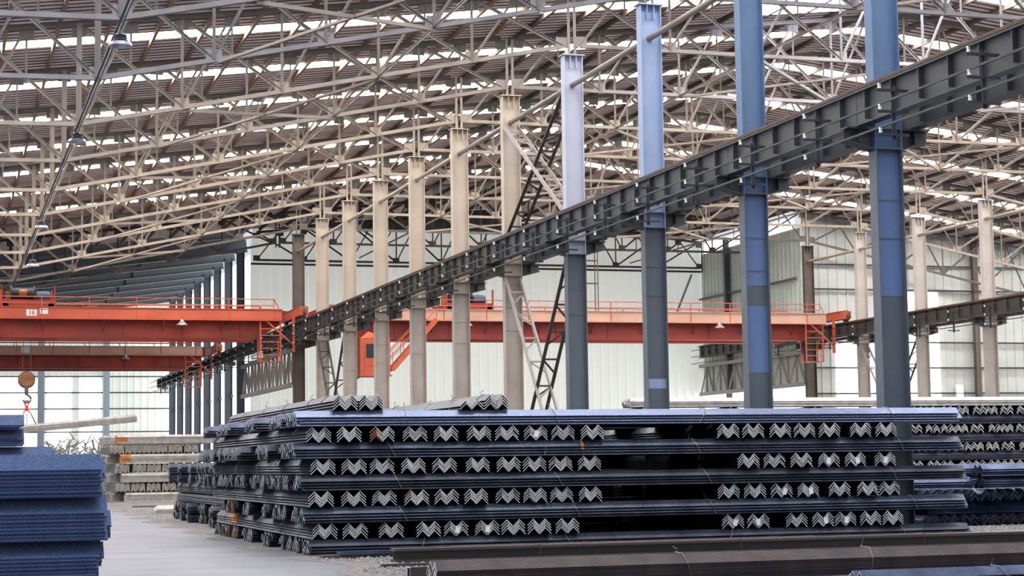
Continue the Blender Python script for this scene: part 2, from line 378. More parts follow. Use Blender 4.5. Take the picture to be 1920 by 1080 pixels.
# diagonal wind braces in the plane of the lower chords
def brace(x0, k0, x1, k1, label, m):
    tag(span('wind_brace', None, (x0, Yk(k0), zbot(x0) - .08), (x1, Yk(k1), zbot(x1) - .08), .10, m, 'angle'), label, 'brace', 'crossing braces below the roof trusses')
for k in (1, 3, 5, 7, 9):
    m = 'trussmid' if k < 4 else 'trussfar'
    brace(left_nodes[4], k, left_nodes[2], k + 1, 'flat diagonal brace of aisle hall roof, bay behind truss %s, rising away' % ORD[k + 1], m)
    brace(left_nodes[2], k, left_nodes[4], k + 1, 'flat diagonal brace of aisle hall roof, bay behind truss %s, falling away' % ORD[k + 1], m)
    for q, (a, c) in enumerate(((2, 4), (6, 8))):
        side = ('nearer the near columns', 'nearer the far columns')[q]
        brace(mid_nodes[a], k, mid_nodes[c], k + 1, 'flat brace of middle hall behind truss %s, %s, leading away' % (ORD[k + 1], side), m)
        brace(mid_nodes[c], k, mid_nodes[a], k + 1, 'flat brace of middle hall behind truss %s, %s, leading back' % (ORD[k + 1], side), m)

# ------------------------------------------------------------------ columns
def shaft(z0, z1, m, h=.62, bf=.32, tf=.022, tw=.016):
    k = ('shaft', round(z1 - z0, 2), m, h)
    if k not in CACHE:
        b2 = MB(); b2.prism([(y, x) for x, y in isec(h, bf, tw, tf)][::-1], (0, 0, 0), (0, 0, z1 - z0), (1, 0, 0)); CACHE[k] = b2.mesh('column_shaft', m)
    return CACHE[k]
def corbel_mesh(sgn, m):
    k = ('corbel', sgn, m)
    if k not in CACHE:
        b2 = MB(); x0, x1 = .31 * sgn, .96 * sgn
        b2.box(((x0 + x1) / 2, 0, -.02), (.65, .34, .04))
        # tapered web and sloping lower flange
        for y in (-.008,):
            b2.add([(x0, y, -.04), (x1, y, -.04), (x1, y, -.27), (x0, y, -.44), (x0, y + .016, -.04), (x1, y + .016, -.04), (x1, y + .016, -.27), (x0, y + .016, -.44)],
                   [(0, 1, 2, 3), (7, 6, 5, 4), (1, 5, 6, 2), (3, 2, 6, 7)])
        b2.prism([(-.16, 0), (.16, 0), (.16, .025), (-.16, .025)], (x0, 0, -.45), (x1, 0, -.28), (0, 1, 0))
        b2.box((x1 - .33 * sgn, 0, -.17), (.02, .30, .28))
        CACHE[k] = b2.mesh('corbel', m)
    return CACHE[k]
def column(x, y, up, low, label, group, blue_patch=None):
    t = thing('steel_column', label, 'column', (x, y, 0), 0, group)
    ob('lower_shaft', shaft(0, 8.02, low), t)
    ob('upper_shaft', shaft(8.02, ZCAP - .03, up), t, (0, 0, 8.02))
    cube('cap_plate', t, (0, 0, ZCAP - .015), (.74, .40, .03), up)
    for dx in (-.10, .10): cube('cap_stiffener', t, (dx, -.085, ZCAP - .23), (.018, .15, .40), up)
    for z in (8.02, 8.44): cube('diaphragm', t, (0, 0, z), (.58, .31, .025), low)
    for sg in (-1, 1): ob('corbel', corbel_mesh(sg, 'girder' if up in ('blue', 'bluelt', 'bluepale') else 'girderfar'), t, (0, 0, ZCORB))
    for z in (6.15, 6.95): cube('splice_strip', t, (0, -.016, z), (.56, .02, .03), low)
    cube('base_plate', t, (0, 0, .02), (.66, .44, .04), low)
    for z0, z1, pm_ in blue_patch or (): cube('paint_patch', t, (0, -.011, (z0 + z1) / 2), (.57, .006, z1 - z0), pm_)
    return t
names = ['blue steel column nearest the camera, rising behind the big stack', 'blue steel column, second of the near row', 'light blue steel column, third of the near row',
         'pale blue column, fourth of near row, beside the crossed lattice braces', 'cream column, fifth of near row, carrying the crossed lattice braces',
         'cream column, sixth of the near row', 'cream column, seventh of the near row', 'cream column, eighth of the near row', 'cream column, ninth of the near row',
         'cream column, tenth of the near row with bolt holes', 'dark brown column, eleventh of near row, beside the lattice girder']
tint = [('blue', 'slate'), ('blue', 'slate'), ('bluelt', 'slate'), ('bluepale', 'slate')] + [('cream', 'taupe')] * 6 + [('trussdark', 'brown')]  # column tone steps from blue near to cream farther back
patches = {0: [(4.95, 7.95, 'bluelow')], 1: [(5.8, 7.95, 'bluelow'), (3.7, 5.3, 'bluelow')], 2: [(3.6, 3.86, 'bluelt')], 4: [(11.9, 13.0, 'creamgrey')], 7: [(3.75, 4.05, 'cream')]}
for k in range(11): column(XA, Yk(k), *tint[k], names[k], 'columns of the near row', patches.get(k))
fn = ['cream grey column of the far row, second from the right frame edge'] 
for i, k in enumerate(range(5, 11)):
    dark = k == 10
    column(XB, Yk(k), 'trussdark' if dark else 'creamgrey', 'brown' if dark else 'taupe',
           'dark brown column, last of the far row, beside the lattice girder' if dark else 'pale cream column of the far row, %s from the front' % ORD[i + 1], 'columns of the far row')

# pipe struts between column heads
def pipe(x, k, row, i):
    tag(span('pipe_strut', None, (x, Yk(k) - .02, 13.35), (x, Yk(k + 1) - .02 if k < 10 else YW, 13.35), .17, 'trussmid' if k < 5 else 'trussfar', 'pipe'),
        'grey pipe strut under the caps of %s row columns, bay %s' % (row, ORD[i]), 'pipe strut', 'pipe struts between column heads')
for k in range(0, 10): pipe(XA, k, 'near', k + 1)
for i, k in enumerate(range(5, 10)): pipe(XB, k, 'far', i + 1)

# lattice braces between columns
def lattice(p0, p1, sep, m, label, wd=.11, rungs=9):
    t = thing('lattice_brace', label, 'brace', p0, 0, 'laced braces between columns')
    d = Vector(p1) - Vector(p0); side = Vector((sep / 2, 0, 0))
    for s in (-1, 1): span('chord', t, side * s, d + side * s, wd, m, 'angle', wd * 1.5)
    for i in range(rungs):
        a = d * ((i + .6) / (rungs + .2)); c = d * ((i + 1.1) / (rungs + .2))
        span('lacing_bar', t, a - side, a + side, .06, m, 'angle')
        if i < rungs - 1: span('lacing_diagonal', t, (a - side) if i % 2 else (a + side), (c + side) if i % 2 else (c - side), .05, m, 'angle')
def xbrace(x, k, z0, z1, row, m1, m2, what):
    y0, y1 = Yk(k) + .18, Yk(k + 1) - .18
    lattice((x, y1, z1), (x, y0, z0), .5, m1, '%s lattice brace falling towards the camera between %s columns' % (what, row))
    lattice((x, y0, z1), (x, y1, z0), .5, m2, '%s lattice brace falling away from the camera between %s columns' % (what, row))
xbrace(XA, 3, 9.4, 13.2, 'fourth and fifth near', 'brace', 'bracedark', 'upper')
xbrace(XA, 3, .3, 7.9, 'fourth and fifth near', 'brace', 'bracedark', 'lower')
xbrace(XA, 8, .3, 7.9, 'ninth and tenth near', 'bracedark', 'bracedark', 'lower')
xbrace(XB, 8, .3, 7.9, 'fourth and fifth far', 'brace', 'bracedark', 'lower')

# ------------------------------------------------------------------ crane runways
def girder_bay(length, m):
    t = bpy.data.objects.new('crane_girder', None); C.objects.link(t)
    h = .76
    cube('web', t, (0, length / 2, h / 2), (.016, length - .02, h - .05), m)
    cube('top_flange', t, (0, length / 2, h - .014), (.34, length - .02, .028), m)
    cube('bottom_flange', t, (0, length / 2, .012), (.26, length - .02, .024), m)
    n = round(length / 1.1)
    for i in range(n): cube('stiffener', t, (0, (i + .5) * length / n, h / 2 + .03), (.24, .02, h - .12), m)
    return t
GP = {}
def runway(x, ys, m, label):
    for i, (a, c) in enumerate(zip(ys, ys[1:])):
        k = (round(c - a, 2), m if not callable(m) else m(a))
        txt = label % ORD[i + 1]
        if k not in GP:
            t = girder_bay(k[0], k[1]); tag(t, txt, 'crane girder', 'crane runway girders'); t.location = (x, a, ZCORB); GP[k] = t
        else: copy_tree(GP[k], (x, a, ZCORB), txt)
    r = MB(); r.prism([(-.06, 0), (.06, 0), (.06, .02), (.02, .03), (.02, .055), (.04, .065), (.04, .085), (-.04, .085), (-.04, .065), (-.02, .055), (-.02, .03), (-.06, .02)], (0, 0, 0), (0, ys[-1] - ys[0], 0), (-1, 0, 0))
    tag(ob('crane_rail', r.mesh('crane_rail', 'rail'), None, (x, ys[0], ZCORB + .76)), 'long rusty crane rail on ' + label.split(',')[0].replace('dark girder', 'girder'), 'rail', 'crane rails')
OFF = .63
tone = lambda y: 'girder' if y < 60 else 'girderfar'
YA = [Yk(k) for k in range(-2, 11)]
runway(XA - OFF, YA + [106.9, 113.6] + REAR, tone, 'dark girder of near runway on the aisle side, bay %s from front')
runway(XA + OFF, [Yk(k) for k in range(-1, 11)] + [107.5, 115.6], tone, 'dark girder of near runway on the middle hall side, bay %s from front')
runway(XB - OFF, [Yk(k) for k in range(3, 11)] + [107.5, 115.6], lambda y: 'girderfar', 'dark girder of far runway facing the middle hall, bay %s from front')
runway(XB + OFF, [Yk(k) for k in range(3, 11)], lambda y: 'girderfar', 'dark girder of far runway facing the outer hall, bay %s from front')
# conductor bars on brackets
def bracket(label, m):
    t = thing('conductor_bracket', label, 'bracket', (0, 0, 0), 0, 'conductor brackets on the runways')
    span('post', t, (-.20, 0, -.70), (-.20, 0, .36), .07, m, 'angle')
    for z in (.28, -.14, -.60):
        span('arm', t, (.12, 0, z), (-.56, 0, z), .05, m, 'channel')
        b2 = MB(); b2.lathe([(.03, 0), (.038, .02), (.026, .05), (.038, .075), (.03, .11)], (-.50, 0, z + .025), 10)
        k = ('ins', z)
        if k not in CACHE: CACHE[k] = b2.mesh('insulator', 'insul')
        ob('insulator', CACHE[k], t)
    return t
by = [Yk(k) + d for k in range(-1, 10) for d in (1.1, 4.4)] + [Yk(10) + 1 + 3.3 * i for i in range(18)]
b0 = None
for i, y in enumerate(by):
    lab = 'white-insulated conductor bracket on near runway, %s from the front' % (ORD[i + 1])
    if b0 is None: b0 = bracket(lab, 'girder'); b0.location = (XA - OFF - .17, y, ZCORB + .06)
    else: copy_tree(b0, (XA - OFF - .17, y, ZCORB + .06), lab)
for i in range(13): copy_tree(b0, (XB - OFF - .17, Yk(4) + 1.1 + 3.3 * i * 1.03, ZCORB + .06), 'white-insulated conductor bracket on far runway, %s from the front' % ORD[i + 1])
for j, (dz, nm) in enumerate(((.42, 'top'), (.0, 'middle'), (-.46, 'lowest'))):
    tag(span('conductor_bar', None, (XA - OFF - .67, Yk(-2), ZCORB + .06 + dz), (XA - OFF - .67, REAR[-1], ZCORB + .06 + dz), .04, 'black', 'flat'),
        'long dark conductor bar along the near runway, %s of three' % nm, 'conductor bar', 'conductor bars')
    tag(span('conductor_bar', None, (XB - OFF - .67, Yk(3), ZCORB + .06 + dz), (XB - OFF - .67, 115.4, ZCORB + .06 + dz), .04, 'black', 'flat'),
        'long dark conductor bar along the far runway, %s of three' % nm, 'conductor bar', 'conductor bars')
# deep lattice girders carrying the runway where a column is missing
def lattice_girder(x, y0, y1, label):
    t = thing('lattice_girder', label, 'lattice girder', (x, y0, 6.05), 0, 'lattice girders under the runways')
    L = y1 - y0; top = 1.9
    span('top_chord', t, (0, 0, top), (0, L, top), .22, 'brace', 'channel')
    span('bottom_chord', t, (0, 0, 0), (0, L, 0), .24, 'brace', 'channel')
    n = 14
    for i in range(n):
        y, yn = L * i / n, L * (i + 1) / n
        span('web_post', t, (0, y + .05, 0), (0, y + .05, top), .12, 'brace', 'angle')
        span('web_diagonal', t, (0, y, top) if i % 2 else (0, y, 0), (0, yn, 0) if i % 2 else (0, yn, top), .11, 'brace', 'angle')
lattice_girder(XA - .3, Yk(10) + .1, 118.0, 'deep grey lattice girder under near runway beyond the brown column')
lattice_girder(XB - .3, Yk(10) + .1, 116.3, 'deep grey lattice girder under far runway beside the green wall')

# ------------------------------------------------------------------ walls
def ribbed(mb, p0, p1, z0, z1, pitch=.6, dep=.05, mi=0):
    """vertical ribbed sheet from p0 to p1 (x, y); z1 may be a function of x"""
    p0 = Vector((p0[0], p0[1], 0)); p1 = Vector((p1[0], p1[1], 0)); d = p1 - p0; L = d.length; d.normalize(); nrm = Vector((d.y, -d.x, 0))
    n = max(1, round(L / pitch)); p = L / n; pts = []
    for i in range(n):
        a = i * p; pts += [(a, 0), (a + p * .72, 0), (a + p * .79, dep), (a + p * .93, dep)]
    pts.append((L, 0)); vs = []
    for a, h in pts:
        q = p0 + d * a + nrm * h
        vs += [(q.x, q.y, z0), (q.x, q.y, z1(q.x) if callable(z1) else z1)]
    mb.add(vs, [(2 * i, 2 * i + 2, 2 * i + 3, 2 * i + 1) for i in range(len(pts) - 1)], mi)
roofz = lambda x: ztop(x) + .28
b = MB(); ribbed(b, (XA + .1, YW), (XB, YW), 0, 16.7); struct('wall_back', b, 'pale green ribbed end wall of the middle hall', 'wall', 'wallglow2')
b = MB(); ribbed(b, (XA + .1, YW), (XB - .2, YW), 16.7, lambda x: max(16.71, roofz(x))); struct('wall_gable', b, 'dark grey gable sheeting above the pale green end wall', 'wall', 'roofgrey')
b = MB(); ribbed(b, (XB + .05, YW), (XB + .05, YT), 6.1, 15.55); struct('wall_side', b, 'pale green ribbed side wall beyond the far column row', 'wall', 'wallgreen')
b = MB(); ribbed(b, (XB + .05, YW), (XB + .05, YT), 0, 6.1); struct('window_%d' % wn, b, 'bright translucent sheet low in the side wall', 'window', 'wallglow'); wn += 1
for y0, y1 in ((102.0, 108.6), (109.1, 116)):
    b = MB(); ribbed(b, (XB + .05, y1), (XB + .05, y0), 15.6, 16.3); struct('window_%d' % wn, b, 'bright high window strip under the eaves, %s' % ('nearer part' if y0 < 105 else 'farther part'), 'window', 'wallglow'); wn += 1
b = MB(); ribbed(b, (XB + .1, YT), (80, YT), 0, roofz); struct('wall_outer', b, 'grey ribbed end wall of the outer hall', 'wall', 'wallgrey')
for x0, x1, z0, z1, t in ((51.7, 54.3, 1.5, 8.6, 'lower white'), (54.4, 58.8, 1.5, 11.7, 'tall white')):
    b = MB(); ribbed(b, (x0, YT - .08), (x1, YT - .08), z0, z1); struct('window_%d' % wn, b, t + ' translucent sheet in the grey wall of outer hall', 'window', 'wallglow'); wn += 1
b = MB(); ribbed(b, (-11, YE), (XA + .7, YE), 0, roofz); struct('wall_far', b, 'far end wall of the aisle hall', 'wall', 'wallglow2')
for x0, x1, t in ((5.0, 8.1, 'first'), (9.0, 11.0, 'second'), (11.7, 13.5, 'third')):
    b = MB(); ribbed(b, (x0, YE - .1), (x1, YE - .1), 3.0, 9.5); struct('window_%d' % wn, b, '%s bright translucent sheet from the left in the far end wall' % t, 'window', 'wallglow'); wn += 1
b = MB(); ribbed(b, (XA + .7, YE), (XA + .7, 121.0), 1.5, 15.5); struct('window_%d' % wn, b, 'bright translucent side wall behind the rear blue columns', 'window', 'wallglow'); wn += 1
b = MB(); ribbed(b, (XA + .7, 121.0), (XA + .7, YW + .05), 0, 16.6); struct('wall_rear', b, 'grey sheeting between the end wall and rear blue columns', 'wall', 'wallglow2')  # glow added to lift this shaded sheet from black
# wall rails and posts
tn = 1
def trim(p0, p1, wd, dp, m, label):
    global tn
    tag(span('trim_%d' % tn, None, p0, p1, wd, m, 'channel', dp), label, 'wall rail', None, 'structure'); tn += 1
for z in (4.8, 6.8, 8.2, 9.6): trim((-11, YE - .22, z), (XA + .6, YE - .22, z), .12, .10, 'girt', 'dark rail on the far end wall at %.1f metres' % z)
for x in (8.45, 13.95): trim((x, YE - .45, 0), (x, YE - .45, ztop(x)), .55, .3, 'post', 'pale blue wall post on the far end wall, %s' % ('nearer the hook' if x < 10 else 'nearer the blue columns'))
for z in (3.9, 5.5, 7.05, 8.6, 11.8, 13.3): trim((XB + .2, YT - .2, z), (80, YT - .2, z), .10, .09, 'girt', 'dark rail on the grey outer wall at %.1f metres' % z)
for x in (61.2, 70): trim((x, YT - .4, 0), (x, YT - .4, ztop(x)), .3, .3, 'brown', 'brown wall post on the grey outer wall, %s' % ('in view' if x < 65 else 'farther out'))
for z in (7.9, 10.2, 12.5): trim((XB - .12, YT + .4, z), (XB - .12, YW - .1, z), .16, .12, 'girt', 'dark rail on the green side wall at %.1f metres' % z)
for y in (106.6, 111.8): trim((XB - .2, y, 0), (XB - .2, y, 16.2), .3, .3, 'rearblue', 'blue-grey post of the green side wall, %s' % ('nearer' if y < 108 else 'farther'))
trim((XA, YW - .2, 14.4), (XB, YW - .2, 14.4), .14, .12, 'girt', 'dark rail high on the green end wall')
trim((45.4, YW - .35, 6.5), (48.8, YW - .35, 14.2), .12, .12, 'post', 'pale slanting brace on the green end wall')
# portal frames at the rear
for i, y in enumerate(REAR[:-1]):
    t = thing('rear_column', 'blue-grey solid column at the rear of the aisle hall, %s from the front' % ORD[i + 1], 'column', (XA, y, 0), 0, 'rear blue-grey columns')
    ob('shaft', shaft(0, 15.75, 'rearblue', .50, .30), t)
    cube('corbel', t, (-.62, 0, 8.3), (.5, .3, .28), 'rearblue')
    cube('side_bracket', t, (.2, -.2, 6.4), (.16, .1, .2), 'girt')
    t = thing('roof_rafter', 'solid grey roof rafter at the rear of the aisle hall, %s from the front' % ORD[i + 1], 'rafter', (XA, y, ztop(XA) - .30), 0, 'solid rear rafters')
    d = Vector((-29.5, 0, -29.5 * .125))
    b = MB(); b.prism(isec(.95, .36, .02, .03), (0.4, 0, .05), d, (0, 1, 0)); ob('rafter_beam', b.mesh('rafter_beam', 'rafter'), t)
    for j in range(1, 5): cube('splice_plate', t, (d.x * j / 5, 0, d.z * j / 5), (.05, .30, .85), 'rearblue')

# ------------------------------------------------------------------ overhead cranes
def crane(label, y, xl, xr, panel, ladder_x, trolley_x):
    t = thing('overhead_crane', label, 'crane', (0, y, 9.3), 0, 'red overhead cranes')
    L = xr - xl
    for j, yy in enumerate((0, 2.7)):
        b = MB(); pr = [(xl + .8, -.12), (xl + 2.4, -1.0), (xr - 2.2, -1.0), (xr - .8, -.12), (xr - .8, .42), (xl + .8, .42)]
        vs = [(x, yy - .25, z) for x, z in pr] + [(x, yy + .25, z) for x, z in pr]
        b.add(vs, [tuple(range(6)), tuple(range(11, 5, -1))] + [(i, i + 6, (i + 1) % 6 + 6, (i + 1) % 6) for i in range(6)])
        b.box(((xl + xr) / 2, yy, -1.0), (L - 4.6, .62, .03)); b.box(((xl + xr) / 2, yy, .43), (L - 1.4, .6, .03))
        b.box(((xl + xr) / 2, yy, .48), (L - 1.8, .08, .08))
        for x in range(int(xl) + 4, int(xr) - 2, 3): b.box((x, yy - .27, -.55), (.03, .06, .85))
        ob('main_girder', b.mesh('main_girder', 'cranered'), t)
    b = MB(); b.box(((xl + xr) / 2, -.95, .18), (L - 2.2, .02, .56)); b.box(((xl + xr) / 2, -1.0, -.12), (L - 2.2, .10, .05)); b.box(((xl + xr) / 2, -1.0, .46), (L - 2.2, .06, .04))
    ob('side_panel', b.mesh('side_panel', panel), t)
    b = MB(); b.box(((xl + xr) / 2, -.62, -.10), (L - 2.2, .68, .04))
    for x in range(int(xl) + 3, int(xr) - 1, 3): b.bar((x, -.95, -.12), (x, -.26, -.7), .06)
    ob('walkway', b.mesh('walkway', 'cranered'), t)
    for nm, yy in (('near_handrail', -.97), ('far_handrail', 3.4)):
        b = MB()
        for z in (.98, .66): b.tube([(xl + 1.4, yy, z), (xr - 1.5, yy, z)], .028)
        x = xl + 1.4
        while x < xr - 1.3: b.tube([(x, yy, -.1), (x, yy, .98)], .028); x += 2.35
        b.tube([(xr - 1.5, yy, .98), (xr - 1.25, yy, .5)], .028)
        ob(nm, b.mesh(nm, 'craneorange'), t)
    for x in (xl, xr):
        b = MB(); b.box((x, 1.35, .36), (.42, 5.6, .44)); b.box((x, 1.35, .60), (.5, 5.0, .03)); ob('end_carriage', b.mesh('end_carriage', 'craneorange'), t)
        for yy in (-1.2, 3.9):
            b = MB(); b.lathe([(.10, -.09), (.30, -.09), (.34, -.075), (.30, -.06), (.30, .06), (.34, .075), (.30, .09), (.10, .09)], (x, yy, .32), 20, 'X'); ob('wheel', b.mesh('wheel', 'hookgrey'), t)
    b = MB(); b.lathe([(.05, 0), (.16, .02), (.16, .34), (.10, .36), (.10, .5), (.04, .52)], (xr - 3.0, -.7, .12), 14, 'X'); b.box((xr - 2.3, -.7, .1), (.34, .3, .36)); ob('travel_motor', b.mesh('travel_motor', 'black'), t)
    # hanging ladder cage for the conductor bars
    g = bpy.data.objects.new('ladder_cage', None); C.objects.link(g); g.parent = t; g.location = (ladder_x, -.9, 0)
    for xx in (0, 1.05):
        span('stile', g, (xx, 0, -.15), (xx, 0, -2.25), .07, 'craneorange', 'flat'); span('stile', g, (xx, .7, -1.0), (xx, .7, -2.25), .06, 'craneorange', 'flat')
    for i in range(6): span('rung', g, (0, 0, -.55 - i * .34), (1.05, 0, -.55 - i * .34), .045, 'craneorange', 'flat')
    cube('cage_floor', g, (.52, .35, -2.25), (1.1, .75, .05), 'craneorange')
    span('strut', g, (.3, 0, -.12), (1.7, 0, -1.35), .08, 'craneorange', 'flat'); span('mast', g, (1.75, 0, .1), (1.75, 0, -1.75), .12, 'craneorange', 'flat')
    # trolley
    if trolley_x is not None:
        g = bpy.data.objects.new('trolley', None); C.objects.link(g); g.parent = t; g.location = (trolley_x, 1.35, .55)
        b = MB()
        for yy in (-1.3, 1.3): b.box((0, yy, .18), (2.5, .22, .34))
        for xx in (-1.15, 0, 1.15): b.box((xx, 0, .18), (.2, 2.6, .3))
        for xx in (-1.3, 1.3):
            for yy in (-1.4, 1.4): b.box((xx, yy, .55), (.08, .08, 1.05))
        ob('trolley_frame', b.mesh('trolley_frame', 'cranered'), g)
        b = MB(); b.lathe([(.10, -.62), (.42, -.6), (.42, -.54), (.34, -.52)] + [(.34 - .02 * (i % 2), -.5 + i * .05) for i in range(20)] + [(.34, .5), (.42, .52), (.42, .58), (.10, .6)], (-.25, -.5, .72), 20, 'X'); ob('rope_drum', b.mesh('rope_drum', 'black'), g)
        b = MB(); b.lathe([(.06, -.36), (.22, -.34), (.25, -.25), (.25, .25), (.22, .34), (.06, .36)], (.75, -.6, .62), 16, 'X'); b.box((.75, -.6, .38), (.5, .3, .1)); ob('hoist_motor', b.mesh('hoist_motor', 'motor'), g)
        b = MB(); b.box((-.85, .2, .6), (.4, .7, .6)); b.lathe([(.1, -.2), (.2, -.18), (.2, .18), (.1, .2)], (-.25, -.95, .72), 14, 'X'); ob('gearbox', b.mesh('gearbox', 'yellow'), g)
        for xx in (-1.15, 1.15):
            for yy in (-1.35, 1.35):
                b = MB(); b.lathe([(.06, -.06), (.2, -.06), (.2, .06), (.06, .06)], (xx, yy, .0), 14, 'Y'); ob('trolley_wheel', b.mesh('trolley_wheel', 'hookgrey'), g)
    return t
def underlamp(t, x):
    b = MB(); b.lathe([(.03, .22), (.09, .2), (.10, .12), (.13, .10), (.30, -.06), (.31, -.08), (.02, -.06)], (x, -1.0, -.32), 18); ob('under_lamp', b.mesh('under_lamp', 'lamp'), t)
c1 = crane('nearest red overhead crane over the aisle hall with the trolley above the hook', 96.7, -10.6, XA - OFF, 'craneorange', 15.95, 4.3)
c2 = crane('second red overhead crane over the aisle hall, behind the first, faded panel', 127.2, -10.6, XA - OFF, 'cranebeige', 15.95, None)
c3 = crane('red overhead crane over the middle hall with operator cab and stair', 95.6, XA + OFF, XB - OFF, 'cranebeige', 46.6, 27.2)
underlamp(c1, 11.9); underlamp(c2, 11.95); underlamp(c3, 41.3); underlamp(c3, 26.8)
# sign plates on the nearest crane
def txt(s, size, parent, loc, m, name='numeral'):
    cu = bpy.data.curves.new(name, 'FONT'); cu.body = s; cu.size = size; cu.extrude = .002; cu.align_x = 'CENTER'; cu.align_y = 'CENTER'
    cu.materials.append(M[m]); o = ob(name, cu); dg = bpy.context.evaluated_depsgraph_get()
    me = bpy.data.meshes.new_from_object(o.evaluated_get(dg)); bpy.data.objects.remove(o); return ob(name, me, parent, loc, (PI / 2, 0, 0))
cube('number_plate', c1, (4.42, -.968, .17), (.52, .012, .32), 'white'); txt('1', .34, c1, (4.33, -.977, .17), 'ink'); txt('6', .34, c1, (4.50, -.977, .17), 'cranered')
cube('notice_plate', c1, (5.02, -.968, .26), (.40, .012, .30), 'white'); cube('notice_line', c1, (5.02, -.976, .34), (.38, .006, .035), 'ink')
cube('control_box', c2, (5.45, -.99, .2), (.55, .08, .42), 'white')
# cab and stair of the middle crane
g = bpy.data.objects.new('operator_cab', None); C.objects.link(g); g.parent = c3; g.location = (21.7, -.6, -1.95)
b = MB(); b.box((0, 0, -.12), (1.6, 1.5, 1.9)); b.box((0, 0, -1.1), (1.75, 1.65, .07)); b.box((-.55, -.76, -.2), (.05, .03, 1.7)); b.box((0, -.76, -.55), (1.2, .02, .03))
b.add([(-.82, -.77, .83), (.82, -.77, .83), (.82, .77, .83), (-.82, .77, .83), (-.3, -.5, 1.2), (.3, -.5, 1.0), (.3, .5, 1.0), (-.3, .5, 1.2)], [(0, 1, 5, 4), (1, 2, 6, 5), (2, 3, 7, 6), (3, 0, 4, 7), (4, 5, 6, 7)])
ob('cab_body', b.mesh('cab_body', 'craneorange'), g)
cube('cab_window', g, (-.25, -.757, .18), (.46, .02, .72), 'glassdark'); cube('window_frame', g, (.05, -.76, .18), (.1, .02, .74), 'white'); cube('side_window', g, (.805, 0, .2), (.02, .9, .7), 'glassdark')
span('cab_hanger', g, (-.75, .5, .8), (-.75, .5, 1.85), .12, 'cranered', 'flat'); span('cab_hanger', g, (.75, .5, .8), (.75, .5, 1.85), .12, 'cranered', 'flat'); span('cab_bracket', g, (-.8, -.6, -1.15), (-1.5, -.6, -1.75), .07, 'black', 'flat')
g = bpy.data.objects.new('stair', None); C.objects.link(g); g.parent = c3; g.location = (22.6, -1.1, -2.75)
for yy in (-.3, .3): span('stringer', g, (0, yy, 0), (2.4, yy, 2.65), .05, 'craneorange', 'flat', .26)
for i in range(1, 11): cube('tread', g, (2.4 * i / 11, 0, 2.65 * i / 11), (.24, .6, .03), 'cranered')
for yy in (-.32, .32):
    b = MB()
    for h in (.95, .55): b.tube([(-.1, yy, h), (2.4, yy, 2.65 + h)], .025)
    for i in range(5): b.tube([(2.4 * i / 4, yy, 2.65 * i / 4), (2.4 * i / 4, yy, 2.65 * i / 4 + .95)], .022)
    ob('stair_handrail', b.mesh('stair_handrail', 'craneorange'), g)
# ladder frame standing on the middle crane
g = bpy.data.objects.new('access_ladder', None); C.objects.link(g); g.parent = c3; g.location = (34.4, 3.0, .3)
for xx in (0, 1.25):
    for yy in (0, .5): span('ladder_post', g, (xx, yy, -.1), (xx, yy, 4.3), .05, 'ladder', 'flat')
for i in range(9): span('ladder_rung', g, (0, 0, .4 + .45 * i), (0, .5, .4 + .45 * i), .03, 'ladder', 'flat')
for z in (2.1, 3.4, 4.25): cube('platform', g, (.62, .25, z), (1.3, .5, .04), 'ladder')

# hook, slings and lifted load
t = thing('hook_block', 'rusty orange pulley block and hook hanging below the nearest crane', 'hook', (4.31, 98.05, 6.2))
b = MB(); b.lathe([(.06, -.13), (.34, -.13), (.40, -.10), (.40, .10), (.34, .13), (.06, .13)], (0, 0, 0), 24, 'Y'); ob('pulley', b.mesh('pulley', 'yellow'), t)
b = MB(); b.tube([(.41 * math.cos(a * PI / 12), 0, .41 * math.sin(a * PI / 12)) for a in range(24)], .035, 6, True); ob('pulley_guard', b.mesh('pulley_guard', 'black'), t)
b = MB(); b.box((0, 0, -.48), (.2, .2, .34)); b.lathe([(.07, -.78), (.09, -.7), (.07, -.62)], (0, 0, 0), 12); ob('shank', b.mesh('shank', 'hookgrey'), t)
b = MB(); b.tube([(.02, 0, -.70)] + [(.03 + .19 * math.cos(a), 0, -.98 + .19 * math.sin(a)) for a in [1.3 - i * .42 for i in range(11)]], .055, 8); ob('hook', b.mesh('hook', 'hookgrey'), t)
b = MB()
for x in (-.22, .22): b.tube([(x, 0, .2), (x * .6, 0, 4.0)], .016, 5)
ob('hoist_ropes', b.mesh('hoist_ropes', 'chain'), t)
t = thing('chain_sling', 'red topped chain sling on the hook holding the lifted load', 'sling', (4.33, 98.05, 5.03))
b = MB(); b.tube([(-.10, 0, .0), (-.05, 0, .1), (.06, 0, .1), (.11, 0, 0), (.06, 0, -.16), (-.05, 0, -.16)], .05, 6, True); b.box((0, 0, -.3), (.16, .1, .26)); b.bar((0, 0, -.3), (-.17, 0, -.5), .06); b.bar((0, 0, -.3), (.17, 0, -.5), .06); ob('master_link', b.mesh('master_link', 'redsling'), t)
for x1, y1, z1 in ((-.42, -.2, -1.45), (.02, .22, -1.5), (.62, -.22, -1.40), (.6, .22, -1.38)):
    b = MB(); n = 13; p0 = Vector((x1 * .3, 0, -.5)); p1 = Vector((x1, y1, z1))
    for i in range(n):
        a = p0.lerp(p1, i / n); c = p0.lerp(p1, (i + 1.15) / n); b.bar(a, c, .05 if i % 2 else .025, .025 if i % 2 else .05)
    ob('chain_leg', b.mesh('chain_leg', 'chain'), t)

